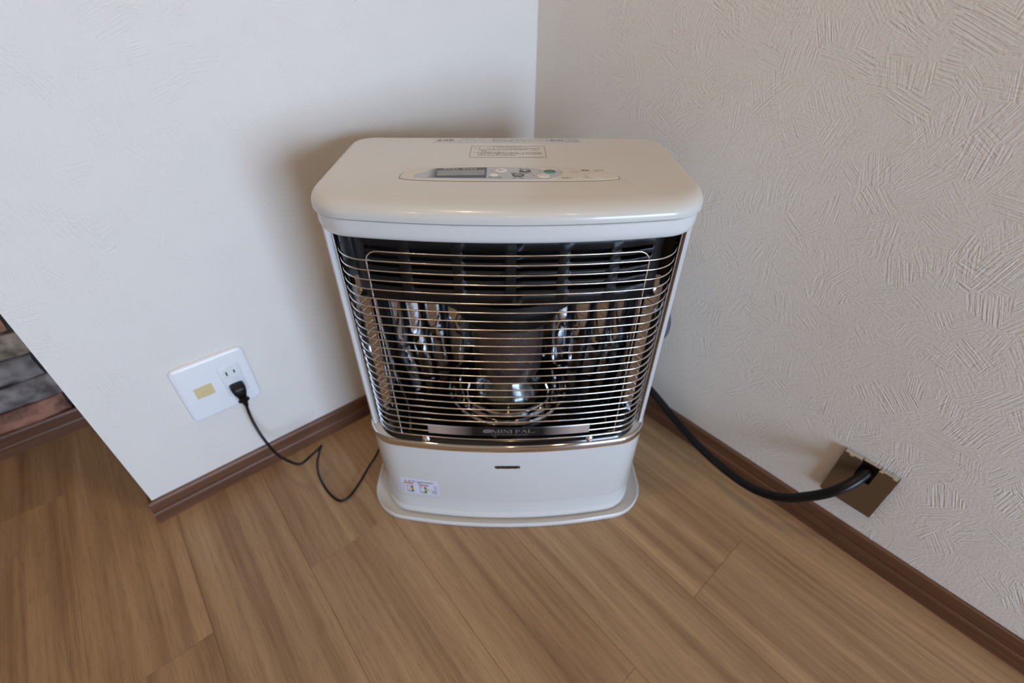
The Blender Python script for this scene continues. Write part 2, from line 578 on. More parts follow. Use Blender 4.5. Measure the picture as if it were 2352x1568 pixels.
# brick wall in the recess: one object per brick on a dark mortar backing
bw = tag(add('wall_brick', MB().box(ROOM_X0, WALL_END + 0.01, BRICK_Y + 0.012, BRICK_Y + 0.13, 0, ROOM_H).mesh('wall_brick'), 'mortar'), 'weathered rustic brick wall seen beyond the free wall end', kind='structure')
rb = random.Random(21)
brick_meshes = []
CH, JT = 0.0553, 0.0055
for k in range(10):
    w_, h_, d_ = 0.196, CH - JT, 0.02
    nx, nz = 7, 4
    vs, fs = [], []
    for iz in range(nz + 1):
        for ix in range(nx + 1):
            edge = (ix in (0, nx)) or (iz in (0, nz))
            x = -w_ / 2 + w_ * ix / nx + (rb.uniform(-.002, .002) if ix in (0, nx) else rb.uniform(-.006, .006))
            z = -h_ / 2 + h_ * iz / nz + (rb.uniform(-.0025, .0015) if iz in (0, nz) else rb.uniform(-.003, .003))
            y = -d_ + (0.006 + rb.uniform(-.002, .003) if edge else rb.uniform(-.003, .003))
            vs.append((x, y, z))
    for iz in range(nz):
        for ix in range(nx):
            a = iz * (nx + 1) + ix
            fs.append((a, a + 1, a + nx + 2, a + nx + 1))
    border = [ix for ix in range(nx + 1)] + [i * (nx + 1) + nx for i in range(1, nz + 1)] + [nz * (nx + 1) + ix for ix in range(nx - 1, -1, -1)] + [i * (nx + 1) for i in range(nz - 1, 0, -1)]
    b0 = len(vs)
    for i in border:
        vs.append((vs[i][0], 0.0, vs[i][2]))
    for q in range(len(border)):
        q2 = (q + 1) % len(border)
        fs.append((border[q2], border[q], b0 + q, b0 + q2))
    me = MB().add(vs, fs).mesh('brick')
    me.materials.append(MT['brick'])
    me.polygons.foreach_set('use_smooth', [True] * len(me.polygons))
    me.set_sharp_from_angle(angle=math.radians(60))
    brick_meshes.append(me)
zc = 0.0405
course = 0
while zc + CH < ROOM_H + 0.01:
    x = WALL_END - 0.006 - (0.0 if course % 2 else 0.082) - rb.uniform(0, 0.004)
    while x > ROOM_X0 + 0.1:
        o = bpy.data.objects.new('brick', rb.choice(brick_meshes))
        COL.objects.link(o)
        o.parent = bw
        o.location = (x - 0.098, BRICK_Y + 0.012, zc + CH / 2)
        x -= 0.205
    if course % 2 == 0:   # half brick against the free end
        o = bpy.data.objects.new('brick', rb.choice(brick_meshes))
        COL.objects.link(o)
        o.parent = bw
        o.scale = (0.36, 1, 1)
        o.location = (WALL_END - 0.044, BRICK_Y + 0.012, zc + CH / 2)
    zc += CH
    course += 1

# skirting boards with a stepped profile
SK = [(0.0, 0.0), (0.0092, 0.0), (0.0092, 0.0245), (0.0084, 0.0268), (0.0066, 0.0282), (0.0066, 0.0296), (0.0074, 0.0312), (0.0070, 0.0490), (0.0058, 0.0526), (0.0035, 0.0538), (0.0, 0.0538)]
def skirting(name, a, b, nrm, m0=0.0, m1=0.0):
    """profile swept from a to b; nrm = direction into the room; m0, m1 = mitre slopes at the ends"""
    a, b, nrm = Vector(a), Vector(b), Vector(nrm)
    d = (b - a).normalized()
    r0 = [a + nrm * p + Vector((0, 0, z)) - d * (m0 * p) for p, z in SK]
    r1 = [b + nrm * p + Vector((0, 0, z)) + d * (m1 * p) for p, z in SK]
    mb = MB().loft([r0, r1])
    me = mb.mesh(name)
    o = add(name, me, 'skirt')
    bm_flip(me)
    return tag(o, kind='structure')

import bmesh
def bm_flip(me):
    bm = bmesh.new()
    bm.from_mesh(me)
    bmesh.ops.recalc_face_normals(bm, faces=bm.faces)
    bm.to_mesh(me)
    bm.free()

skirting('baseboard_left', (WALL_END, 0, 0), (0, 0, 0), (0, -1, 0), m0=1.0, m1=-1.0)
skirting('baseboard_right', (0, 0, 0), (0, ROOM_Y0, 0), (-1, 0, 0), m0=-1.0)
skirting('baseboard_jamb', (WALL_END, BRICK_Y - 0.010, 0), (WALL_END, 0, 0), (-1, 0, 0), m0=0.0, m1=1.0)
skirting('baseboard_brick', (ROOM_X0, BRICK_Y - 0.008, 0), (WALL_END - 0.0095, BRICK_Y - 0.008, 0), (0, -1, 0))
cap = add('corner_nail', MB().lathe([(0.0, 0.0), (0.0016, 0.0), (0.0013, 0.0007), (0.0, 0.001)], n=10).mesh(), 'plate_white', bpy.data.objects['baseboard_jamb'], 30)
cap.rotation_euler = (0, math.radians(-90), 0)
cap.location = (WALL_END - 0.0092, -0.0058, 0.022)

# ceiling downlights (behind and above the camera)
def downlight(x, y, energy, label):
    root = empty('downlight', (x, y, ROOM_H))
    add('trim_ring', MB().lathe([(0.046, 0.0), (0.058, -0.001), (0.056, -0.006), (0.047, -0.004), (0.046, 0.0)], n=32).mesh(), 'frame', root, 40)
    add('diffuser', MB().lathe([(0.0, -0.0015), (0.044, -0.0015), (0.044, -0.0005), (0.0, -0.0005)], n=32).mesh(), 'lamp', root)
    ld = bpy.data.lights.new('downlight_lamp', 'SPOT')
    ld.energy, ld.color = energy, (1.0, 0.66, 0.36)
    ld.spot_size, ld.spot_blend = math.radians(150), 0.6
    ld.shadow_soft_size = 0.035
    lo = bpy.data.objects.new('bulb', ld)
    COL.objects.link(lo)
    lo.parent = root
    lo.location = (0, 0, -0.03)
    tag(root, label, 'downlight')
    return root
downlight(-0.72, -0.34, 12.5, 'round recessed ceiling downlight above the heater')
downlight(-1.55, -0.55, 3.4, 'round recessed ceiling downlight near the brick recess')
downlight(-0.60, -1.45, 3.4, 'round recessed ceiling downlight halfway to the window')
downlight(-1.65, -1.95, 3.4, 'round recessed ceiling downlight at the room side away from the heater')

# ------------------------------------------------------------------ heater
TH = math.radians(-39.9)
HX = Vector((math.cos(TH), math.sin(TH), 0))
HO = Vector((-0.391, -0.372, 0)) + 0.003 * HX
heater = empty('kerosene_heater', HO, TH)
tag(heater, 'ivory kerosene space heater with chrome wire guard standing in the room corner', 'heater')
def hw_world(x, y, z):
    return HO + x * HX + y * Vector((-math.sin(TH), math.cos(TH), 0)) + Vector((0, 0, z))

K = 0.5
def outline(hw, yf, yb, r, k=K, nf=28, nc=9, rb=None):
    r = max(r, 0.0015)
    rb = r if rb is None else max(rb, 0.0015)
    w = hw - r
    pts, nr = [], []
    def front(x):
        n = Vector((2 * k * x, -1)).normalized()
        return Vector((x, yf + r + k * x * x)), n
    for i in range(nf + 1):
        x = -w + 2 * w * i / nf
        p_, n_ = front(x)
        pts.append(p_ + n_ * r)
    p_, n_ = front(w)
    a0 = math.atan2(n_.y, n_.x)
    for i in range(1, nc + 1):
        a = a0 * (1 - i / nc)
        pts.append(p_ + r * Vector((math.cos(a), math.sin(a))))
    for i in range(nc + 1):
        a = math.pi / 2 * i / nc
        pts.append(Vector((hw - rb, yb - rb)) + rb * Vector((math.cos(a), math.sin(a))))
    for i in range(nc + 1):
        a = math.pi / 2 + math.pi / 2 * i / nc
        pts.append(Vector((-hw + rb, yb - rb)) + rb * Vector((math.cos(a), math.sin(a))))
    p_, n_ = front(-w)
    a1 = math.atan2(n_.y, n_.x) % (2 * math.pi)
    for i in range(nc):
        a = math.pi + (a1 - math.pi) * i / nc
        pts.append(p_ + r * Vector((math.cos(a), math.sin(a))))
    return pts

def rings_of(hw, yf, yb, r, prof, k=K, rb=None):
    return [[(p.x, p.y, z) for p in outline(hw - d, yf + d, yb - d, r - d, k, rb=None if rb is None else rb - d)] for d, z in prof]

def front_path(hw, yf, r, yend, k=K, nf=36, nc=10):
    """open path: left side at yend -> front left corner -> front -> front right corner -> right side"""
    w = hw - r
    pts = [Vector((-hw, yend))]
    def fn(x):
        n = Vector((2 * k * x, -1)).normalized()
        return Vector((x, yf + r + k * x * x)), n
    p_, n_ = fn(-w)
    a1 = math.atan2(n_.y, n_.x) % (2 * math.pi)
    for i in range(nc):
        a = math.pi + (a1 - math.pi) * i / nc
        pts.append(p_ + r * Vector((math.cos(a), math.sin(a))))
    for i in range(nf + 1):
        p_, n_ = fn(-w + 2 * w * i / nf)
        pts.append(p_ + n_ * r)
    p_, n_ = fn(w)
    a0 = math.atan2(n_.y, n_.x)
    for i in range(1, nc + 1):
        a = a0 * (1 - i / nc)
        pts.append(p_ + r * Vector((math.cos(a), math.sin(a))))
    pts.append(Vector((hw, yend)))
    return pts

def path_y(path, x):
    for a, b in zip(path, path[1:]):
        if a.x <= x <= b.x and b.x - a.x > 1e-9 and a.y < 0.05:
            return a.y + (b.y - a.y) * (x - a.x) / (b.x - a.x)
    return path[len(path) // 2].y

def sheet(path, zs, t, mb=None):
    """vertical sheet along an open plan path, thickness t inward"""
    mb = mb or MB()
    nrm = []
    for i, p_ in enumerate(path):
        d = (path[min(i + 1, len(path) - 1)] - path[max(i - 1, 0)]).normalized()
        nrm.append(Vector((d.y, -d.x)))
    outer = [(p_.x, p_.y) for p_ in path]
    inner = [(p_.x - n.x * t, p_.y - n.y * t) for p_, n in zip(path, nrm)]
    sec = outer + inner[::-1]
    return mb.loft([[(x, y, z) for x, y in sec] for z in zs])

# --- base tray
tray = MB().loft(rings_of(0.262, -0.0815, 0.232, 0.075, [(0.003, 0.0), (0.0004, 0.0012), (0.0, 0.005), (0.0005, 0.0085), (0.0018, 0.0102), (0.0034, 0.0100), (0.0050, 0.0082), (0.0064, 0.0052), (0.0085, 0.0040), (0.06, 0.0038)])).mesh()
add('base_tray', tray, 'ivory', heater, 35)
# --- lower cabinet
CAB = dict(hw=0.2345, yf=-0.0640, yb=0.214, r=0.058)
cab = MB().loft(rings_of(*[CAB[k_] for k_ in ('hw', 'yf', 'yb', 'r')], [
    (0.0005, 0.0042), (-0.0012, 0.006), (-0.0014, 0.0165), (-0.0004, 0.0185), (0.0012, 0.0195), (0.0012, 0.0200), (0.0010, 0.0520),
    (0.0010, 0.0545), (0.0004, 0.0560), (0.0, 0.0575), (0.0, 0.1988)], ), cap1=False).mesh()
add('lower_cabinet', cab, 'ivory', heater, 28)
ledge = MB().loft(rings_of(*[CAB[k_] for k_ in ('hw', 'yf', 'yb', 'r')], [(0.0014, 0.1985), (0.0014, 0.2065), (0.0024, 0.2092), (0.0045, 0.2105), (0.05, 0.2110)]), cap0=False).mesh()
add('cabinet_ledge', ledge, 'ivory', heater, 35)
cab_path = front_path(CAB['hw'], CAB['yf'], CAB['r'], 0.02)
trim_path = front_path(CAB['hw'] + 0.0014, CAB['yf'] - 0.0014, CAB['r'] + 0.0014, 0.03)
tm = MB()
nrmls = []
sec_prof = [(0.0, 0.1985), (0.0, 0.2060), (0.0006, 0.2090), (0.0018, 0.2108), (0.0032, 0.2114), (0.0036, 0.2095), (0.0026, 0.2060), (0.0022, 0.1985)]
rr = []
for i, p_ in enumerate(trim_path):
    d = (trim_path[min(i + 1, len(trim_path) - 1)] - trim_path[max(i - 1, 0)]).normalized()
    n = Vector((d.y, -d.x))
    rr.append([(p_.x - n.x * q, p_.y - n.y * q, z) for q, z in sec_prof])
trim_me = tm.loft(rr).mesh()
bm_flip(trim_me)
tag(add('chrome_trim', trim_me, 'chrome', heater, 40), 'polished chrome trim strip along the cabinet top edge')

# --- maker's badge
cab_front = front_path(CAB['hw'], CAB['yf'], CAB['r'], 0.02, nf=120)
def on_cab(off, cx, cz):
    def f(co):
        x, z = co.x + cx, co.y + cz
        return Vector((x, path_y(cab_front, x) - off - co.z, z))
    return f
me = map_verts(text_mesh('CORONA', 0.008, width=0.0405, height=0.0052, extrude=0.0005), on_cab(0.0012, -0.001, 0.1585))
badge_b = MB()
bp_ = []
for i in range(25):
    a = 2 * math.pi * i / 24
    bp_.append((0.0216 * math.copysign(abs(math.cos(a)) ** 0.35, math.cos(a)), 0.0034 * math.copysign(abs(math.sin(a)) ** 0.45, math.sin(a))))
bp_ = bp_[:-1]
badge_b.loft([[on_cab(o_, -0.001, 0.1585)(Vector((x, y, 0))) for x, y in bp_] for o_ in (0.0, 0.0007)])
bme = badge_b.mesh(); bm_flip(bme)
bdg = tag(add('maker_badge', bme, mat('badge_base', srgb(62, 54, 44), 0.35, 0.7), heater), 'small dark metal maker badge')
tag(add('badge_lettering', me, mat('badge_gilt', (0.36, 0.28, 0.20, 1), 0.35, 1.0), bdg), 'gilt raised letters')

# --- warning label on the lower left
lab_c = (-0.1585, 0.0875)
def cab_patch(x0, x1, z0, z1, off, n=10):
    vs, fs = [], []
    for i in range(n + 1):
        x = x0 + (x1 - x0) * i / n
        y = path_y(cab_front, x)
        vs += [(x, y - off, z0), (x, y - off, z1), (x, y + 0.0003, z0), (x, y + 0.0003, z1)]
    for i in range(n):
        a, b = i * 4, i * 4 + 4
        fs += [(a, b, b + 1, a + 1), (a + 1, b + 1, b + 3, a + 3), (b, a, a + 2, b + 2)]
    fs += [(0, 1, 3, 2), (n * 4 + 1, n * 4, n * 4 + 2, n * 4 + 3)]
    return MB().add(vs, fs).mesh()
lab = tag(add('warning_label', cab_patch(-0.1920, -0.1245, 0.0665, 0.1085, 0.0004), 'label_paper', heater), 'white warning label with red captions and yellow marks')
def print_poly(name, pts, m, off=0.0008, parent=None, fn=None):
    fn = fn or (lambda x, z: (x, path_y(cab_front, x) - off, z))
    mb = MB().add([fn(x, z) for x, z in pts], [tuple(range(len(pts)))])
    return add(name, mb.mesh(), m, parent)
def rect(x0, x1, z0, z1): return [(x0, z0), (x1, z0), (x1, z1), (x0, z1)]
def oval(cx, cz, a, b, n=16): return [(cx + a * math.cos(2 * math.pi * i / n), cz + b * math.sin(2 * math.pi * i / n)) for i in range(n)]
lx, lz = -0.1920, 0.0665     # lower left corner; label is 67.5 x 42 mm
print_poly('label_tint', rect(lx + 0.002, lx + 0.0655, lz + 0.002, lz + 0.0285), 'label_grey', 0.0006, lab)
print_poly('warning_triangle', [(lx + 0.0065, lz + 0.0325), (lx + 0.0125, lz + 0.0325), (lx + 0.0095, lz + 0.0385)], 'yellow', 0.0008, lab)
print_poly('warning_mark', rect(lx + 0.0092, lx + 0.0098, lz + 0.0337, lz + 0.0368), 'ink', 0.0010, lab)
for body, w_, cx, cz in (('警 告', 0.0125, lx + 0.0205, lz + 0.0353),):
    add('label_heading', map_verts(text_mesh(body, 0.006, width=w_, height=0.0048), on_cab(0.0008, cx, cz)), 'ink', lab)
for q, (x0, x1, z) in enumerate(((0.0300, 0.0580, 0.0362), (0.0300, 0.0580, 0.0345), (0.0310, 0.0385, 0.0312))):
    rl = random.Random(q)
    x = x0
    while x < x1:
        w_ = rl.uniform(0.001, 0.0022)
        print_poly('small_print', rect(lx + x, lx + x + w_, lz + z - 0.0006, lz + z + 0.0006), 'grey_print', 0.0008, lab)
        x += w_ + 0.0005
for x0, x1, z0, z1 in ((0.0058, 0.0225, 0.0278, 0.0307), (0.0330, 0.0505, 0.0258, 0.0287)):
    print_poly('red_caption', rect(lx + x0, lx + x1, lz + z0, lz + z1), 'red', 0.0008, lab)
for bx in (0.0095, 0.0335):
    print_poly('pictogram_stove', rect(lx + bx, lx + bx + 0.0008, lz + 0.0065, lz + 0.0225), 'grey_print', 0.0008, lab)
    print_poly('pictogram_stove', rect(lx + bx, lx + bx + 0.006, lz + 0.0215, lz + 0.0230), 'grey_print', 0.0009, lab)
    print_poly('pictogram_grille', rect(lx + bx + 0.0085, lx + bx + 0.0118, lz + 0.0050, lz + 0.0222), 'ink', 0.0008, lab)
    print_poly('pictogram_base', rect(lx + bx, lx + bx + 0.0118, lz + 0.0045, lz + 0.0062), 'ink', 0.0009, lab)
    print_poly('pictogram_flame', oval(lx + bx + 0.0095 + (0.0028 if bx > 0.02 else -0.001), lz + 0.0150, 0.0038, 0.0032), 'yellow', 0.0011, lab)
    print_poly('pictogram_pointer', [(lx + bx + 0.0095, lz + 0.0265), (lx + bx + 0.0105, lz + 0.0265), (lx + bx + 0.0100, lz + 0.0185)], 'red', 0.0010, lab)
print_poly('pictogram_can', oval(lx + 0.0585, lz + 0.0075, 0.0030, 0.0036), 'grey_print', 0.0008, lab)
print_poly('pictogram_can', oval(lx + 0.0585, lz + 0.0072, 0.0022, 0.0027), 'label_grey', 0.0010, lab)
print_poly('pictogram_strap', [(lx + 0.0500, lz + 0.0135), (lx + 0.0502, lz + 0.0143), (lx + 0.0590, lz + 0.0113), (lx + 0.0588, lz + 0.0106)], 'grey_print', 0.0009, lab)

# --- side and rear panels of the upper body
Z0, Z1 = 0.2110, 0.5690
for sgn in (-1, 1):
    pth = [(0.2215, 0.010), (0.2215, -0.0085), (0.2235, -0.0120), (0.2270, -0.0125), (0.2300, -0.0095), (0.2310, -0.003), (0.2312, 0.060), (0.2312, 0.175), (0.2280, 0.196), (0.2180, 0.2075), (0.2000, 0.2100)]
    pth2 = [Vector((sgn * x, y)) for x, y in (pth if sgn > 0 else pth[::-1])]
    me = sheet(pth2, (Z0, Z1), 0.0012).mesh()
    bm_flip(me)
    add('side_panel', me, 'ivory', heater, 40)
    # chrome rail that carries the guard
    rail = MB()
    rail.box(*sorted((sgn * 0.2183, sgn * 0.2213)), -0.0100, 0.004, Z0, Z1 - 0.001)
    me = rail.mesh()
    bevel(add('guard_rail', me, 'chrome', heater), 0.0014)
    # polished flange just inside the guard
    fl = [Vector((0.2125, -0.004)), Vector((0.2085, 0.001)), Vector((0.1960, 0.003)), Vector((0.1925, -0.001))]
    fl = [Vector((sgn * p_.x, p_.y)) for p_ in (fl if sgn < 0 else fl[::-1])]
    me = sheet(fl, (Z0 + 0.003, 0.492), 0.0008).mesh()
    bm_flip(me)
    add('side_flange', me, 'reflector', heater, 30)
    for z in (0.232, 0.468):
        sc = add('flange_screw', MB().lathe([(0.0, 0.0024), (0.0022, 0.0022), (0.0040, 0.0012), (0.0044, 0.0)][::-1], n=16, cap1=True).mesh(), 'chrome', heater, 40)
        sc.rotation_euler = (math.radians(90), 0, 0)
        sc.location = (sgn * 0.2025, 0.0015, z)
add('rear_panel', MB().box(-0.203, 0.203, 0.2080, 0.2095, Z0, Z1).mesh(), 'ivory', heater)
kn = add('side_knob', MB().lathe([(0.0, 0.0145), (0.014, 0.0142), (0.022, 0.0122), (0.027, 0.0085), (0.029, 0.003), (0.029, 0.0)][::-1], n=32, cap0=True, cap1=True).mesh(), 'grey_knob', heater, 40)
kn.rotation_euler = (0, math.radians(90), 0)
kn.location = (0.2312, 0.030, 0.394)
tag(kn, 'slate grey round fuel connector on the side')

# --- upper band below the lid
band = MB().loft(rings_of(0.2345, -0.0635, 0.214, 0.055, [(0.030, 0.5690), (0.0125, 0.5680), (0.0075, 0.5676), (0.0042, 0.5686), (0.0020, 0.5712), (0.0004, 0.5750), (0.0, 0.5790), (0.0, 0.5902), (0.0010, 0.5914), (0.02, 0.5914)]), cap0=False, cap1=False).mesh()
add('upper_band', band, 'ivory', heater, 35)
# --- lid
LID = dict(hw=0.2385, yf=-0.0645, yb=0.2190, r=0.058)
LZ, LE, LH = 0.6130, 0.034, 0.0150
LS = 0.36     # the sides and rear are rounded more tightly than the front
def lid_h(d):
    if d >= LE:
        return LZ
    q = 1 - d / LE
    return LZ - LH * (1 - math.sqrt(max(0.0, 1 - q ** 2.2)))
prof = [(0.0045, 0.5923), (0.0012, 0.5923), (0.0002, 0.5930), (0.0, 0.5950)]
for i in range(0, 15):
    d = LE * (1 - math.cos(math.pi / 2 * i / 14))
    prof.append((d, lid_h(d)))
lid = MB().loft([[(p_.x, p_.y, z) for p_ in outline(LID['hw'] - d * LS, LID['yf'] + d, LID['yb'] - d * LS, LID['r'] - d * 0.7, rb=0.036 - d * LS)] for d, z in prof]).mesh()
add('lid', lid, 'ivory_plastic', heater, 40)

# raised console platform that flows over the lid's front edge
def lid_z(x, y):
    d = y - (LID['yf'] + 0.46 * x * x)
    return lid_h(max(d, 0.0))
def plat_half(y):
    # half width of the platform as a function of depth
    t = (y + 0.030) / 0.105
    t = min(max(t, 0.0), 1.0)
    return 0.158 * math.sqrt(max(0.0, 1 - t ** 3.2)) ** 0.9
vs, fs = [], []
ny, nx = 22, 30
for j in range(ny + 1):
    y = -0.030 + 0.105 * (1 - (1 - j / ny) ** 1.7)
    hwid = plat_half(y)
    for i in range(nx + 1):
        u = -1 + 2 * i / nx
        x = hwid * u
        rim = min(1.0, (1 - abs(u)) * hwid / 0.004, (0.075 - y) / 0.003)
        fade = min(1.0, (y + 0.030) / 0.012)
        vs.append((x, y, lid_z(x, y) - 0.0002 + 0.0010 * max(0, rim) * fade))
for j in range(ny):
    for i in range(nx):
        a = j * (nx + 1) + i
        fs.append((a, a + 1, a + nx + 2, a + nx + 1))
add('console_platform', MB().add(vs, fs).mesh(), 'ivory_plastic', heater, 60)

# --- control console
TOPZ = LZ + 0.0008
def console_edge(t, grow=0.0):
    a = 2 * math.pi * t
    ca, sa = math.cos(a), math.sin(a)
    if sa >= 0:
        n, ry = (3.4 if ca < 0 else 2.3), 0.0385
    else:
        n, ry = 2.7, 0.0130
    x = (0.1365 + grow) * math.copysign(abs(ca) ** (2 / n), ca)
    y = 0.0295 + (ry + grow) * math.copysign(abs(sa) ** (2 / n), sa)
    return (0.002 + x, y)
NC = 72
def cring(g, z): return [(*console_edge(i / NC, g), z) for i in range(NC)]
groove = MB().loft([cring(0.0012, TOPZ - 0.002), cring(0.0012, TOPZ + 0.0003), cring(0.0002, TOPZ + 0.0003)], cap1=False).mesh()
add('console_gap', groove, mat('console_shadow_gap', srgb(120, 112, 102), 0.6), heater)
con_me = MB().loft([cring(0.0002, TOPZ - 0.001), cring(0.0002, TOPZ + 0.0004), cring(-0.0008, TOPZ + 0.0012), cring(-0.0030, TOPZ + 0.0014)]).mesh()
console = add('control_console', con_me, 'panel_plastic', heater, 40)
CZ = TOPZ + 0.0014
def flat(name, pts, m, z=0.0, h=0.0003, parent=None, sm=None):
    mb = MB().loft([[(x, y, CZ + z) for x, y in pts], [(x, y, CZ + z + h) for x, y in pts]], cap0=False)
    return add(name, mb.mesh(), m, parent or console, sm)
# silver film insert (with a raised bevelled border along the back)
film = []
for i in range(41):
    x = -0.1185 + (0.0645 + 0.1185) * i / 40
    q = (x + 0.027) / 0.0915
    film.append((x, 0.0300 + 0.0345 * max(0.0, 1 - abs(q) ** 2.6) ** 0.62 if x < 0.03 else 0.0300 + 0.0345 * max(0.0, 1 - abs(q) ** 4.5) ** 0.7))
right = [(0.0690, 0.0520), (0.0700, 0.0460), (0.0665, 0.0370), (0.0600, 0.0270), (0.0510, 0.0195)]
film = [p_ for p_ in film if p_[0] < 0.0605] + [(0.0650, 0.0600)] + right
front_edge = [(0.0510 - (0.0510 + 0.1080) * i / 20, 0.0188 + 0.0000 + 0.35 * (0.0510 - (0.0510 + 0.1080) * i / 20) ** 2) for i in range(1, 21)]
film = film + front_edge + [(-0.1160, 0.0258)]
rimp = [(x * 1.0 + (0.0 if abs(x) < .05 else math.copysign(0.0006, x)), y + 0.0030 if y > 0.035 else y - 0.0008) for x, y in film]
fl_me = flat('silver_insert_border', rimp, 'insert_white', 0.0, 0.0003)
flat('silver_insert', film, 'silver_film', 0.0003, 0.0003)
flat('display_surround', [(-0.1005, 0.0240), (-0.0268, 0.0235), (-0.0272, 0.0612), (-0.0900, 0.0575), (-0.1005, 0.0520)], 'fade', 0.0006, 0.0003)
flat('display_screen', [(-0.0882, 0.0290), (-0.0298, 0.0320), (-0.0295, 0.0510), (-0.0888, 0.0488)], 'lcd', 0.0009, 0.0002)
def con_text(body, cx, cy, w_, h_, m, z=0.0007):
    me = text_mesh(body, 0.005, width=w_, height=h_)
    return add('lettering', map_verts(me, lambda co: Vector((co.x + cx, co.y + cy, CZ + z))), m, console)
con_text('設定温度', -0.0726, 0.0546, 0.0192, 0.0044, 'white_print', 0.0010)
con_text('室内温度', -0.0492, 0.0552, 0.0186, 0.0044, 'white_print', 0.0010)
def button(name, cx, cy, a, b, m, h=0.0004, z=0.0006, label=None):
    rings = [[(x, y, CZ + zz) for x, y in oval(cx, cy, a - d, b - d, 32)] for d, zz in ((0, z), (0, z + h * 0.6), (0.0006, z + h), (0.0014, z + h * 1.1))]
    o = add(name, MB().loft(rings, cap0=False).mesh(), m, console, 50)
    return tag(o, label) if label else o
BT = 0.0006 + 0.00044 + 0.0002
button('button', -0.0084, 0.0501, 0.0073, 0.0070, 'button_white', label='white oval button'); con_text('微少', -0.0084, 0.0503, 0.0092, 0.0046, 'ink', BT)
button('button', -0.0176, 0.0330, 0.0056, 0.0054, 'button_white', label='small white blank button'); con_text('表示切換', -0.0159, 0.0248, 0.0166, 0.0044, 'ink')
# plus / minus keys
plus = [(0.0217 + 0.0074 * math.copysign(abs(math.cos(a)) ** 0.7, math.cos(a)), 0.0468 + (0.0078 if math.sin(a) > 0 else 0.0028) * math.copysign(abs(math.sin(a)) ** 0.8, math.sin(a))) for a in [2 * math.pi * i / 32 for i in range(32)]]
minus = [(0.0127 + 0.0076 * math.copysign(abs(math.cos(a)) ** 0.7, math.cos(a)), 0.0348 + (0.0026 if math.sin(a) > 0 else 0.0078) * math.copysign(abs(math.sin(a)) ** 0.8, math.sin(a))) for a in [2 * math.pi * i / 32 for i in range(32)]]
for nm, pl in (('charcoal plus key', plus), ('charcoal minus key', minus)):
    tag(add('button', MB().loft([[(x, y, CZ + 0.0006) for x, y in pl], [(x, y, CZ + 0.0010) for x, y in pl]], cap0=False).mesh(), 'button_dark', console, 40), nm)
flat('plus_sign', rect(0.0177, 0.0257, 0.0495, 0.0509), 'white_print', 0.0010, 0.0002)
flat('plus_sign', rect(0.0209, 0.0225, 0.0470, 0.0534), 'white_print', 0.0010, 0.0002)
flat('minus_sign', rect(0.0082, 0.0172, 0.0318, 0.0332), 'white_print', 0.0010, 0.0002)
con_text('高（分）', 0.0215, 0.0588, 0.0150, 0.0042, 'ink')
con_text('温度／時刻合わせ', 0.0171, 0.0404, 0.0280, 0.0040, 'ink')
con_text('低（時）', 0.0128, 0.0225, 0.0148, 0.0042, 'ink')
button('button', 0.0533, 0.0468, 0.0080, 0.0072, 'teal', label='teal eco button'); con_text('eco', 0.0533, 0.0468, 0.0122, 0.0050, 'ink', BT)
button('button', 0.0442, 0.0302, 0.0075, 0.0072, 'button_white', label='white timer button'); con_text('タイマー', 0.0442, 0.0304, 0.0110, 0.0042, 'ink', BT)
for x, y in ((0.0409, 0.0477), (0.0319, 0.0316), (-0.0209, 0.0506)):
    flat('indicator', rect(x - 0.0011, x + 0.0011, y - 0.0006, y + 0.0006), 'grey_print', 0.0006, 0.0002)
con_text('チャイルド', 0.0848, 0.0489, 0.0148, 0.0036, 'ink', 0.0003)
con_text('ロック', 0.0848, 0.0429, 0.0078, 0.0036, 'ink', 0.0003)
con_text('3秒押し', 0.0724, 0.0245, 0.0112, 0.0042, 'ink', 0.0003)
con_text('運転　入/切', 0.1082, 0.0531, 0.0292, 0.0056, 'ink', 0.0003)
for cx, cy, a_ in ((0.0850, 0.0287, 0.0068), (0.1087, 0.0325, 0.0115)):
    ringr = [[(x, y, CZ + zz) for x, y in oval(cx - 0.0004, cy + 0.0006, a_ + d, a_ * 0.98 + d, 40)] for d, zz in ((0.0016, -0.0002), (0.0014, 0.0003), (0.0006, 0.0001), (-0.0002, 0.0))]
    add('button_collar', MB().loft(ringr, cap0=False, cap1=False).mesh(), 'panel_plastic', console, 50)
    button('push_button', cx, cy, a_, a_ * 0.95, 'panel_plastic', 0.0009, 0.0)

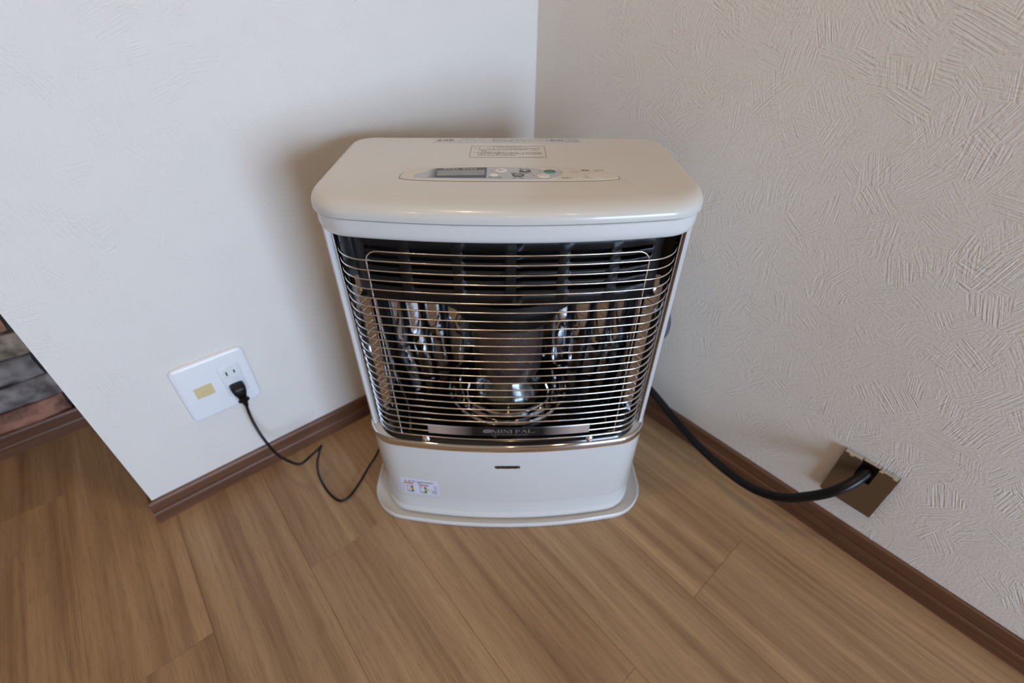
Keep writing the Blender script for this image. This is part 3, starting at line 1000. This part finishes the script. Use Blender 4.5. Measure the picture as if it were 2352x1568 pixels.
# --- stickers on the lid top
def lid_flat(name, pts, m, z, parent, h=0.00015):
    rz_ = lambda y: lid_h((LID['yb'] - y) / LS)
    return add(name, MB().loft([[(x, y, rz_(y) + z) for x, y in pts], [(x, y, rz_(y) + z + h) for x, y in pts]], cap0=False).mesh(), m, parent)
strip = tag(lid_flat('caution_strip', rect(-0.1115, 0.1100, 0.1815, 0.2045), 'silver_paper', 0.0, heater, 0.0003), 'silver caution strip printed in grey along the lid rear edge')
def scribble(x0, x1, y0, y1, m, z, parent, seed, name='small_print', gap=0.0007, fill=0.93):
    """illegible printing: a run of tiny character-like strokes"""
    rs = random.Random(seed)
    mb = MB()
    ch = (y1 - y0)
    x = x0
    while x < x1 - ch * 0.4:
        w_ = min(ch * rs.uniform(0.7, 0.95), x1 - x)
        if rs.random() < fill:
            for q in range(rs.randint(2, 3)):
                yy = y0 + ch * (q + 0.15) / 3
                mb.add([(x + w_ * .05, yy, LZ + z), (x + w_ * .95, yy, LZ + z), (x + w_ * .95, yy + ch * .10, LZ + z), (x + w_ * .05, yy + ch * .10, LZ + z)], [(0, 1, 2, 3)])
            xx = x + w_ * rs.choice((.12, .45, .78))
            mb.add([(xx, y0, LZ + z), (xx + w_ * .11, y0, LZ + z), (xx + w_ * .11, y1, LZ + z), (xx, y1, LZ + z)], [(0, 1, 2, 3)])
        x += w_ + gap
    return tag(add(name, mb.mesh(), m, parent), kind='stuff')
scribble(-0.1070, -0.0800, 0.1900, 0.2010, 'grey_print', 0.0005, strip, 1)
scribble(-0.0740, -0.0330, 0.1990, 0.2030, 'grey_print', 0.0005, strip, 2)
scribble(-0.0750, -0.0330, 0.1890, 0.1940, 'grey_print', 0.0005, strip, 3, gap=0.008)
scribble(-0.0230, 0.0080, 0.1965, 0.2025, 'grey_print', 0.0005, strip, 4)
scribble(-0.0230, 0.0300, 0.1885, 0.1940, 'grey_print', 0.0005, strip, 5)
scribble(0.0080, 0.0520, 0.1968, 0.2005, 'grey_print', 0.0005, strip, 14)
lid_flat('divider', rect(0.0585, 0.0590, 0.1860, 0.2040), 'grey_print', 0.0004, strip)
scribble(0.0630, 0.0850, 0.1910, 0.2010, 'grey_print', 0.0005, strip, 6)
for k_, y in enumerate((0.1990, 0.1930, 0.1872)):
    scribble(0.0890, 0.1070 if k_ != 2 else 0.1080, y, y + 0.0042, 'grey_print', 0.0005, strip, 7 + k_)
note = MB()
nx0, nx1, ny0, ny1, nt = -0.0535, 0.0540, 0.1125, 0.1660, 0.0006
for a in (rect(nx0, nx1, ny0, ny0 + nt), rect(nx0, nx1, ny1 - nt, ny1), rect(nx0, nx0 + nt, ny0, ny1), rect(nx1 - nt, nx1, ny0, ny1)):
    note.loft([[(x, y, LZ + 0.00005) for x, y in a], [(x, y, LZ + 0.0002) for x, y in a]], cap0=False)
note_o = tag(add('printed_notice', note.mesh(), 'faint', heater), 'brown framed notice printed on the lid')
scribble(-0.022, 0.022, 0.1615, 0.1650, 'faint', 0.0002, note_o, 20)
for k_, (y, x1) in enumerate(((0.1530, 0.047), (0.1465, 0.047), (0.1400, -0.030), (0.1335, 0.048), (0.1275, 0.048), (0.1210, 0.012))):
    scribble(-0.043, x1, y, y + 0.0044, 'faint', 0.0002, note_o, 21 + k_, gap=0.0005)
scribble(0.026, 0.050, 0.1140, 0.1160, 'faint', 0.0002, note_o, 33, gap=0.0005)
for y in (0.1552, 0.1352):
    lid_flat('bullet', oval(-0.0468, y, 0.0008, 0.0010, 8), 'faint', 0.0001, note_o)

# --- black louvred shroud
SH = front_path(0.2040, -0.0465, 0.050, 0.030, nf=160, nc=12)
al = [0.0]
for a, b in zip(SH, SH[1:]):
    al.append(al[-1] + (b - a).length)
cols = [(-0.1770, -0.1350), (-0.1205, -0.0690), (-0.0555, -0.0035), (0.0100, 0.0620), (0.0755, 0.1260), (0.1390, 0.1800)]
rows_ = [(0.5470, 0.5520), (0.5360, 0.5410), (0.5245, 0.5295), (0.5105, 0.5155), (0.4965, 0.5015)]
SZ0, SZ1 = 0.4735, 0.5685
zs = sorted({SZ0, SZ1} | {z for r_ in rows_ for z in r_})
def at_x(x):
    return Vector((x, path_y(SH, x)))
xs_front = sorted({x for c_ in cols for x in c_} | {-0.1500 + 0.30 * i / 30 for i in range(31)})
lefts = [p_ for p_ in SH[:40] if p_.x < -0.1775]
rights = [p_ for p_ in SH[-40:] if p_.x > 0.1805]
pathp = lefts + [at_x(x) for x in xs_front] + rights
mb = MB()
npp = len(pathp)
vs = [(p_.x, p_.y, z) for z in zs for p_ in pathp]
fs = []
for j in range(len(zs) - 1):
    for i in range(npp - 1):
        xm = (pathp[i].x + pathp[i + 1].x) / 2
        zm = (zs[j] + zs[j + 1]) / 2
        hole = any(a <= zm <= b for a, b in rows_) and any(a <= xm <= b for a, b in cols)
        if not hole:
            a = j * npp + i
            fs.append((a, a + 1, a + npp + 1, a + npp))
me = mb.add(vs, fs).mesh()
shroud = add('louvred_shroud', me, 'black', heater, 40)
so = shroud.modifiers.new('thickness', 'SOLIDIFY')
so.thickness, so.offset = 0.0012, -1
tag(shroud, 'black louvred panel above the burner chamber')
# inner turned-back lip below the shroud
LP = front_path(0.2025, -0.0450, 0.050, 0.030, nf=60)
LP2 = front_path(0.1960, -0.0240, 0.045, 0.030, nf=60)
lip = MB().loft([[(p_.x, p_.y, 0.4738) for p_ in LP], [(p_.x, p_.y, 0.4705) for p_ in LP2]], False, False, closed=False).mesh()
lipo = add('shroud_lip', lip, 'black', heater, 40)
so = lipo.modifiers.new('thickness', 'SOLIDIFY'); so.thickness = 0.001
add('chamber_ceiling', MB().box(-0.198, 0.198, -0.020, 0.200, 0.4715, 0.4735).mesh(), 'void', heater)
add('duct_rear', MB().box(-0.198, 0.198, 0.050, 0.052, 0.4740, 0.5655).mesh(), 'void', heater)

# --- burner chamber
add('chamber_floor', MB().loft(rings_of(0.210, -0.049, 0.200, 0.050, [(0.0, 0.2112), (0.0, 0.2150), (0.004, 0.2156)]), cap0=False).mesh(), mat('dark_enamel', srgb(20, 20, 22), 0.12, coat=0.6), heater, 40)
# sill behind the lowest wire
sill_p = front_path(0.2165, -0.0608, 0.050, 0.0, nf=60)
sm_ = MB()
rr = []
for i, p_ in enumerate(sill_p):
    d = (sill_p[min(i + 1, len(sill_p) - 1)] - sill_p[max(i - 1, 0)]).normalized()
    n = Vector((d.y, -d.x))
    rr.append([(p_.x - n.x * q, p_.y - n.y * q, z) for q, z in [(-0.0004, 0.2108), (0.0004, 0.2128), (0.0050, 0.2175), (0.0085, 0.2195), (0.0110, 0.2195), (0.0110, 0.2108)]])
sill_me = sm_.loft(rr).mesh(); bm_flip(sill_me)
add('chrome_sill', sill_me, mat('black_gloss_sill', srgb(16, 16, 17), 0.15, coat=0.5), heater, 35)
sill_front = front_path(0.2165, -0.0608, 0.050, 0.0, nf=120)
for x in (-0.1335, 0.1325):
    y = path_y(sill_front, x)
    sc = add('guard_screw', MB().lathe([(0.0050, 0.0), (0.0050, 0.0010), (0.0044, 0.0024), (0.0030, 0.0034), (0.0010, 0.0036), (0.0008, 0.0022), (0.0, 0.0022)], n=20, cap0=True).mesh(), 'chrome', heater, 50)
    sc.rotation_euler = (math.radians(78), 0, 0)
    sc.scale = (1.35, 1.35, 1.2)
    sc.location = (x, y + 0.0030, 0.2162)

# fluted concave reflector with a pinched bead across its middle
NF, AX, AY, CY = 13, 0.1965, 0.172, 0.020
zl = [0.2156, 0.222, 0.25, 0.28, 0.296, 0.302, 0.307, 0.312, 0.317, 0.322, 0.328, 0.344, 0.38, 0.43, 0.4712]
nseg = NF * 12
vs, fs = [], []
for z in zl:
    q = math.exp(-((z - 0.312) / 0.0075) ** 2)
    lean = (z - 0.4712) / 0.2556
    ax_, ay_ = AX * (1 + 0.06 * lean), AY * (1 + 0.22 * lean)
    for i in range(nseg + 1):
        a = math.pi * (1 - i / nseg)
        ph = abs(math.sin(math.pi * i / 12.0))
        sw = min(max((abs(math.cos(a)) - 0.45) / 0.35, 0.0), 1.0)
        scoop = 0.010 * max(0.0, (0.312 - z) / 0.0964) ** 1.1 * sw * sw * (3 - 2 * sw)
        rip = 0.0090 * ph * (1 - 0.45 * q) + 0.003 * q
        vs.append(((ax_ - rip - scoop) * math.cos(a), CY + (ay_ - rip) * math.sin(a) * (abs(math.sin(a)) ** -0.25 if math.sin(a) > 1e-6 else 1), z))
for j in range(len(zl) - 1):
    for i in range(nseg):
        a = j * (nseg + 1) + i
        fs.append((a, a + nseg + 1, a + nseg + 2, a + 1))
ref = add('fluted_reflector', MB().add(vs, fs).mesh(), 'reflector', heater, 50)
so = ref.modifiers.new('thickness', 'SOLIDIFY'); so.thickness, so.offset = 0.0008, -1
tag(ref, 'polished fluted reflector curving behind the burner')

BY = 0.080
add('burner_base', MB().lathe([(0.108, 0.2156), (0.108, 0.2205), (0.105, 0.2235), (0.101, 0.2240), (0.098, 0.2215), (0.094, 0.2195), (0.0, 0.2195)], 0, BY, 64).mesh(), 'reflector', heater, 30)
add('glass_seat_ring', MB().lathe([(0.088, 0.2196), (0.088, 0.2275), (0.0865, 0.2290), (0.083, 0.2290), (0.0815, 0.2275), (0.0815, 0.2196)], 0, BY, 64).mesh(), 'chrome', heater, 30)
gl = add('glass_chimney', MB().lathe([(0.0790, 0.2200), (0.0790, 0.3980), (0.0765, 0.3980), (0.0765, 0.2200), (0.0790, 0.2200)], 0, BY, 64).mesh(), 'glass', heater, 40)
tag(gl, 'clear glass cylinder around the burner')
bt_ = add('burner_tube', MB().lathe([(0.0, 0.2640), (0.040, 0.2580), (0.0560, 0.2650), (0.0590, 0.2730), (0.0590, 0.4100), (0.0, 0.4100)], 0, BY, 64).mesh(), 'burner', heater, 40)
tag(bt_, 'brown wire mesh burner tube')
add('burner_pot', MB().lathe([(0.066, 0.2196), (0.060, 0.2340), (0.046, 0.2480), (0.042, 0.2600), (0.0, 0.2600)], 0, BY, 48).mesh(), mat('smoked_steel', (0.22, 0.22, 0.23, 1), 0.16, 1.0), heater, 40)
add('burner_hood', MB().lathe([(0.0, 0.3960), (0.0830, 0.3960), (0.0850, 0.3990), (0.0870, 0.4120), (0.0980, 0.4330), (0.1220, 0.4480), (0.1300, 0.4560), (0.1300, 0.4714)], 0, BY, 64).mesh(), 'black', heater, 35)
for a_ in (-2.4, -0.75):
    add('igniter_rod', MB().tube([(0.092 * math.cos(a_), BY + 0.092 * math.sin(a_), 0.2198), (0.092 * math.cos(a_), BY + 0.092 * math.sin(a_), 0.262), (0.086 * math.cos(a_), BY + 0.086 * math.sin(a_), 0.270)], 0.0018, 8).mesh(), 'chrome', heater, 40)

# --- wire guard: one upright loop and 24 horizontal wires
GP = front_path(0.2172, -0.0590, 0.047, 0.000, nf=40, nc=12)
WR = 0.00112
yy = lambda x, off=0.0: path_y(GP, x) + off
top_z, xv = 0.5508, 0.1735
loop = []
loop.append((-xv, yy(-xv, 0.0026), 0.2225))
loop += [(-xv, yy(-xv, 0.0026), 0.2225 + (top_z - 0.016 - 0.2225) * i / 6) for i in range(1, 7)]
for i in range(1, 7):
    a = math.pi - math.pi / 2 * i / 6
    x = -xv + 0.016 + 0.016 * math.cos(a)
    loop.append((x, yy(x, 0.0026), top_z - 0.016 + 0.016 * math.sin(a)))
for i in range(1, 24):
    x = (-xv + 0.016) + 2 * (xv - 0.016) * i / 24
    loop.append((x, yy(x, 0.0026), top_z))
loop += [(-x, y, z) for x, y, z in reversed(loop[:13])]
guard = add('wire_guard', MB().tube(loop, WR, 8).mesh(), 'wire', heater, 80)
tag(guard, 'chromed wire guard over the burner opening')
wire_me = MB().tube([(p_.x, p_.y, 0.0) for p_ in GP], WR, 8, refup=(0, 0, 1)).mesh()
wire_me.materials.append(MT['wire'])
wire_me.polygons.foreach_set('use_smooth', [True] * len(wire_me.polygons))
for k_ in range(24):
    o = bpy.data.objects.new('wire', wire_me)
    COL.objects.link(o)
    o.parent = guard
    o.location = (0, 0, 0.5392 - (0.5392 - 0.2233) * k_ / 23)

# --- name plate clipped on the guard
NP = [p_ for p_ in front_path(0.2150, -0.0610, 0.046, 0.0, nf=120) if -0.1285 <= p_.x <= 0.1305 and p_.y < 0]
sec = [(0.0016, 0.2528), (0.0002, 0.2536), (-0.0004, 0.2526), (-0.0004, 0.2350), (0.0002, 0.2340), (0.0016, 0.2346)]
rr = []
for i, p_ in enumerate(NP):
    d = (NP[min(i + 1, len(NP) - 1)] - NP[max(i - 1, 0)]).normalized()
    n = Vector((d.y, -d.x))
    rr.append([(p_.x - n.x * q, p_.y - n.y * q, z) for q, z in sec])
np_me = MB().loft(rr).mesh(); bm_flip(np_me)
plate = tag(add('name_plate', np_me, 'nameplate', heater, 30), 'steel name plate with dark centre across the lower guard')
def on_plate(cx, cz):
    def f(co):
        x = co.x + cx
        return Vector((x, path_y(NP, x) - 0.0008 - co.z, co.y + cz))
    return f
def serif_word(word, w_, h_):
    """roman capitals drawn stroke by stroke with serifs"""
    mb = MB()
    def q(*pts): mb.add([(x, y, 0) for x, y in pts], [tuple(range(len(pts)))])
    def stem(x, t, y0=0.0, y1=1.0, s0=True, s1=True):
        q((x, y0), (x + t, y0), (x + t, y1), (x, y1))
        if s0: q((x - .1, y0), (x + t + .1, y0), (x + t, y0 + .09), (x, y0 + .09))
        if s1: q((x, y1 - .09), (x + t, y1 - .09), (x + t + .1, y1), (x - .1, y1))
    def diag(xa, ya, xb, yb, t): q((xa, ya), (xa + t, ya), (xb + t, yb), (xb, yb))
    x = 0.0
    T, t = .22, .09
    for ch in word:
        if ch == 'M':
            stem(x, t); stem(x + 1.0, T); diag(x, 1, x + .5, 0, T); diag(x + .52, 0, x + 1.02, 1, t); x += 1.48
        elif ch == 'I':
            stem(x, T); x += .50
        elif ch == 'N':
            stem(x, t); stem(x + .78, t); diag(x, 1, x + .62, 0, T + .03); x += 1.12
        elif ch == 'P':
            stem(x, T)
            o_, i_ = [], []
            for k in range(13):
                a = math.pi / 2 - math.pi * k / 12
                o_.append((x + .42 + .30 * math.cos(a), .73 + .27 * math.sin(a)))
                i_.append((x + .40 + .13 * math.cos(a), .73 + .20 * math.sin(a)))
            for k in range(12): q(o_[k], i_[k], i_[k + 1], o_[k + 1])
            q((x + T, .93), (x + .42, .93), (x + .42, 1), (x + T, 1)); q((x + T, .46), (x + .42, .46), (x + .42, .53), (x + T, .53)); x += .92
        elif ch == 'A':
            diag(x, 0, x + .42, 1, t); diag(x + .78, 0, x + .36, 1, T); q((x + .2, .33), (x + .74, .33), (x + .74, .41), (x + .2, .41))
            q((x - .12, 0), (x + .2, 0), (x + .12, .08), (x - .04, .08)); q((x + .66, 0), (x + 1.1, 0), (x + 1.0, .08), (x + .76, .08)); x += 1.20
        elif ch == 'L':
            stem(x, T); q((x + T, 0), (x + .98, .0), (x + 1.16, .34), (x + 1.06, .30), (x + .86, .10), (x + T, .09)); x += 1.2
        else:
            x += .42
    me = mb.mesh()
    total = x
    return map_verts(me, lambda co: Vector(((co.x / total - .5) * w_, (co.y - .5) * h_, 0)))
add('lettering', map_verts(serif_word('MINI PAL', 0.0680, 0.0074), on_plate(0.0090, 0.2462)), 'logo_ink', plate)
add('lettering', map_verts(text_mesh('SUPER PULSE BURNER', 0.004, width=0.0600, height=0.0024), on_plate(0.0025, 0.2386)), 'logo_ink', plate)
em = []
for i in range(24):
    a = 2 * math.pi * i / 24
    em.append((-0.0325 + 0.0070 * math.copysign(abs(math.cos(a)) ** 0.6, math.cos(a)) + 0.0014 * math.sin(a), 0.2465 + 0.0042 * math.copysign(abs(math.sin(a)) ** 0.6, math.sin(a))))
print_poly('emblem', em, 'logo_ink', parent=plate, fn=lambda x, z: (x, path_y(NP, x) - 0.0008, z))
for k_ in range(3):
    zz = 0.2445 + 0.0018 * k_
    print_poly('emblem_line', rect(-0.0375, -0.0275, zz, zz + 0.0004), 'lcd_black', parent=plate, fn=lambda x, z: (x, path_y(NP, x) - 0.0010, z))

# ------------------------------------------------------------------ wall socket on the left wall
sock = empty('wall_socket', (-0.7466, 0.0, 0.2393))
tag(sock, 'white double wall plate with power socket and beige telephone jack', 'wall socket')
def rrect(w_, h_, r, n=6):
    pts = []
    for cx, cz, a0 in ((w_ / 2 - r, -h_ / 2 + r, -90), (w_ / 2 - r, h_ / 2 - r, 0), (-w_ / 2 + r, h_ / 2 - r, 90), (-w_ / 2 + r, -h_ / 2 + r, 180)):
        for i in range(n + 1):
            a = math.radians(a0 + 90 * i / n)
            pts.append((cx + r * math.cos(a), cz + r * math.sin(a)))
    return pts
def wall_pad(w_, h_, r, prof, cx=0, cz=0):
    mb = MB().loft([[(cx + x, y, cz + z) for x, z in rrect(w_ - 2 * d, h_ - 2 * d, max(r - d, 0.0006))] for d, y in prof])
    me = mb.mesh(); bm_flip(me)
    return me
add('cover_plate', wall_pad(0.1165, 0.1205, 0.0105, [(0.0004, 0.0), (0.0, -0.0020), (0.0012, -0.0050), (0.0035, -0.0064), (0.008, -0.0068)]), 'plate_white', sock, 40)
sx, sz = 0.0250, 0.0005
gapo = add('insert_gap', wall_pad(0.0342, 0.0670, 0.0015, [(0, -0.0060), (0, -0.00695)], sx, sz), 'silver_paper', sock)
ins = add('socket_insert', wall_pad(0.0334, 0.0662, 0.0015, [(0, -0.0060), (0.0002, -0.0073), (0.0008, -0.0076)], sx, sz), 'insert_white', sock, 40)
for cz in (0.0160, -0.0160):
    for dx, hh in ((-0.0063, 0.0085), (0.0063, 0.0068)):
        add('socket_slot', wall_pad(0.0024, hh, 0.0004, [(0, -0.0070), (0, -0.0078)], sx + dx, sz + cz), 'gap', ins)
    add('socket_face', wall_pad(0.026, 0.022, 0.002, [(0, -0.0072), (0.0004, -0.00768)], sx, sz + cz), 'insert_white', ins, 40)
jx, jz = -0.0222, 0.0000
jack = tag(add('telephone_jack', wall_pad(0.0285, 0.0228, 0.0005, [(0, -0.0060), (0, -0.0074), (0.0003, -0.0077)], jx, jz), 'beige', sock), 'beige modular telephone jack')
add('jack_frame', wall_pad(0.0120, 0.0096, 0.0006, [(0, -0.0076), (0, -0.00795)], jx + 0.0015, jz - 0.0052), 'beige_dark', jack)
add('jack_shutter', wall_pad(0.0104, 0.0080, 0.0005, [(0, -0.0078), (0, -0.0082)], jx + 0.0015, jz - 0.0052), 'beige', jack)

# ------------------------------------------------------------------ power cord with plug
pc = empty('power_cord', (-0.721, -0.008, 0.222))
tag(pc, 'thin black power cord plugged into the white wall socket', 'power cord')
def rel(pts, o):
    return [Vector(p) - o.location for p in pts]
PC = Vector((-0.7216, 0, 0.2235))
pl_rings = []
for y, w_, zt, zb in ((-0.0082, 0.0236, 0.0085, -0.0140), (-0.0160, 0.0240, 0.0090, -0.0150), (-0.0225, 0.0228, 0.0082, -0.0165), (-0.0262, 0.0195, 0.0060, -0.0160), (-0.0275, 0.0150, 0.0035, -0.0140)):
    r = []
    for i in range(28):
        a = 2 * math.pi * i / 28
        ca, sa = math.cos(a), math.sin(a)
        z = (zt if sa > 0 else -zb) * math.copysign(abs(sa) ** 0.5, sa)
        taper = 1.0 if z > -0.004 else 1.0 + 0.055 * (z + 0.004) / 0.001 * 0.45
        r.append((PC.x + w_ / 2 * taper * math.copysign(abs(ca) ** 0.45, ca), y, PC.z + z))
    pl_rings.append([Vector(q) - pc.location for q in r])
pm_ = MB().loft(pl_rings).mesh(); bm_flip(pm_)
add('plug', pm_, 'cord', pc, 50)
collar = MB().loft([[Vector((PC.x + w_ / 2 * math.cos(a), -0.0185 - d_ / 2 + d_ / 2 * math.sin(a), PC.z + z)) - pc.location for a in [2 * math.pi * i / 16 for i in range(16)]] for z, w_, d_ in ((-0.0130, 0.0150, 0.012), (-0.0200, 0.0135, 0.012), (-0.0215, 0.0190, 0.011), (-0.0250, 0.0190, 0.011), (-0.0265, 0.0120, 0.010), (-0.0330, 0.0088, 0.009), (-0.0400, 0.0066, 0.007))]).mesh()
bm_flip(collar)
add('strain_relief', collar, 'cord', pc, 35)
cord_pts = [(-0.7218, -0.0235, 0.1900), (-0.7238, -0.026, 0.1671), (-0.7240, -0.033, 0.1431), (-0.7214, -0.047, 0.1127), (-0.7140, -0.072, 0.0880), (-0.7014, -0.1048, 0.086), (-0.6875, -0.1184, 0.08), (-0.6669, -0.1131, 0.08), (-0.6511, -0.1094, 0.082), (-0.6396, -0.1051, 0.083), (-0.6430, -0.1065, 0.0805), (-0.6499, -0.111, 0.072), (-0.6602, -0.1176, 0.056), (-0.6666, -0.129, 0.036), (-0.6667, -0.1446, 0.016), (-0.6635, -0.1642, 0.006), (-0.6548, -0.1838, 0.0032), (-0.6365, -0.1853, 0.0030), (-0.6089, -0.1711, 0.005), (-0.575, -0.1501, 0.010), (-0.5529, -0.140, 0.016), (-0.500, -0.105, 0.03), (-0.440, -0.100, 0.05)]
endp = hw_world(-0.150, 0.2155, 0.075)
cord_pts += [tuple(endp + Vector((0.01, 0.05, 0.0))), tuple(endp)]
cm = MB().tube(rel(spline(cord_pts, 8), pc), 0.0026, 8, flat=0.72).mesh()
add('flex', cm, 'cord', pc, 80)

# ------------------------------------------------------------------ wall outlet box and fuel hose on the right
ob_ = empty('hose_outlet', (0.0, -0.818, 0.153))
tag(ob_, 'bronze metal hose outlet cover low on the right wall', 'outlet cover')
y0, y1, z0, z1, dpt = -0.8575, -0.7785, 0.1035, 0.2030, 0.0100
hy0, hy1, hz0 = -0.8300, -0.8065, 0.1640
oc = ob_.location
mb = MB()
def obox(a, b, c_, d, e, f): mb.box(a - oc.x, b - oc.x, c_ - oc.y, d - oc.y, e - oc.z, f - oc.z)
t_ = 0.0012
# front face as a U around the hole, plus returns to the wall
front_poly = [(y0, z0), (y1, z0), (y1, z1), (hy1, z1), (hy1, hz0), (hy0, hz0), (hy0, z1), (y0, z1)]
def xr(x): return [(x - oc.x, y - oc.y, z - oc.z) for y, z in front_poly]
mb.loft([xr(-dpt), xr(-dpt + t_)])
obox(-dpt + t_, 0, y0, y0 + t_, z0, z1)
obox(-dpt + t_, 0, y1 - t_, y1, z0, z1)
obox(-dpt + t_, 0, y0 + t_, y1 - t_, z0, z0 + t_)
me = mb.mesh(); bm_flip(me)
bevel(add('cover', me, 'bronze', ob_), 0.0009)
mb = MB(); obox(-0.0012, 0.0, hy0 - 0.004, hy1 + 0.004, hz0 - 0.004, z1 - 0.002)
add('dark_opening', mb.mesh(), 'void', ob_)  # black slab painted as the shaded depth of the outlet hole
mb = MB()
for a, b in ((y0 + 0.001, hy0 - 0.001), (hy0 - 0.001, hy1 + 0.001), (hy1 + 0.001, y1 - 0.001)):
    obox(-dpt + (0.0005 if a != hy0 - 0.001 else 0.004), 0.0, a + 0.0004, b - 0.0004, z1 - 0.0012, z1 + 0.0010)
me = mb.mesh()
bevel(add('top_flange', me, 'bright', ob_), 0.0005)
for ya in (-0.7900, -0.8330, -0.8520):
    hk = MB().tube([(-0.0112 - oc.x, ya - 0.003 - oc.y, z1 - oc.z), (-0.0112 - oc.x, ya + 0.003 - oc.y, z1 - oc.z)], 0.0016, 8).mesh()
    add('hinge_knuckle', hk, 'bright', ob_, 40)
mb = MB(); obox(-0.0125, -0.0098, -0.8250, -0.8170, hz0 - 0.0065, hz0 + 0.0015)
bevel(add('catch', mb.mesh(), 'bronze', ob_), 0.0010)

hs = empty('fuel_hose', (-0.0104, -0.82, 0.18))
tag(hs, 'thick black rubber hose running from the bronze outlet cover to the heater', 'hose')
hend = hw_world(0.150, 0.2155, 0.120)
hose_pts = [(-0.0015, -0.8185, 0.1845), (-0.0104, -0.8178, 0.1815), (-0.028, -0.8128, 0.172), (-0.0455, -0.802, 0.155), (-0.0602, -0.7808, 0.128), (-0.0764, -0.7472, 0.1), (-0.0791, -0.7047, 0.078), (-0.0674, -0.6478, 0.062), (-0.0503, -0.5768, 0.057), (-0.0353, -0.5068, 0.067), (-0.0300, -0.4436, 0.091), (-0.0320, -0.385, 0.115), (-0.050, -0.330, 0.128), (-0.085, -0.295, 0.128), tuple(hend + Vector((0.02, 0.01, 0.003))), tuple(hend)]
hm = MB().tube(rel(spline(hose_pts, 8), hs), 0.0082, 16).mesh()
add('hose_body', hm, 'rubber', hs, 60)
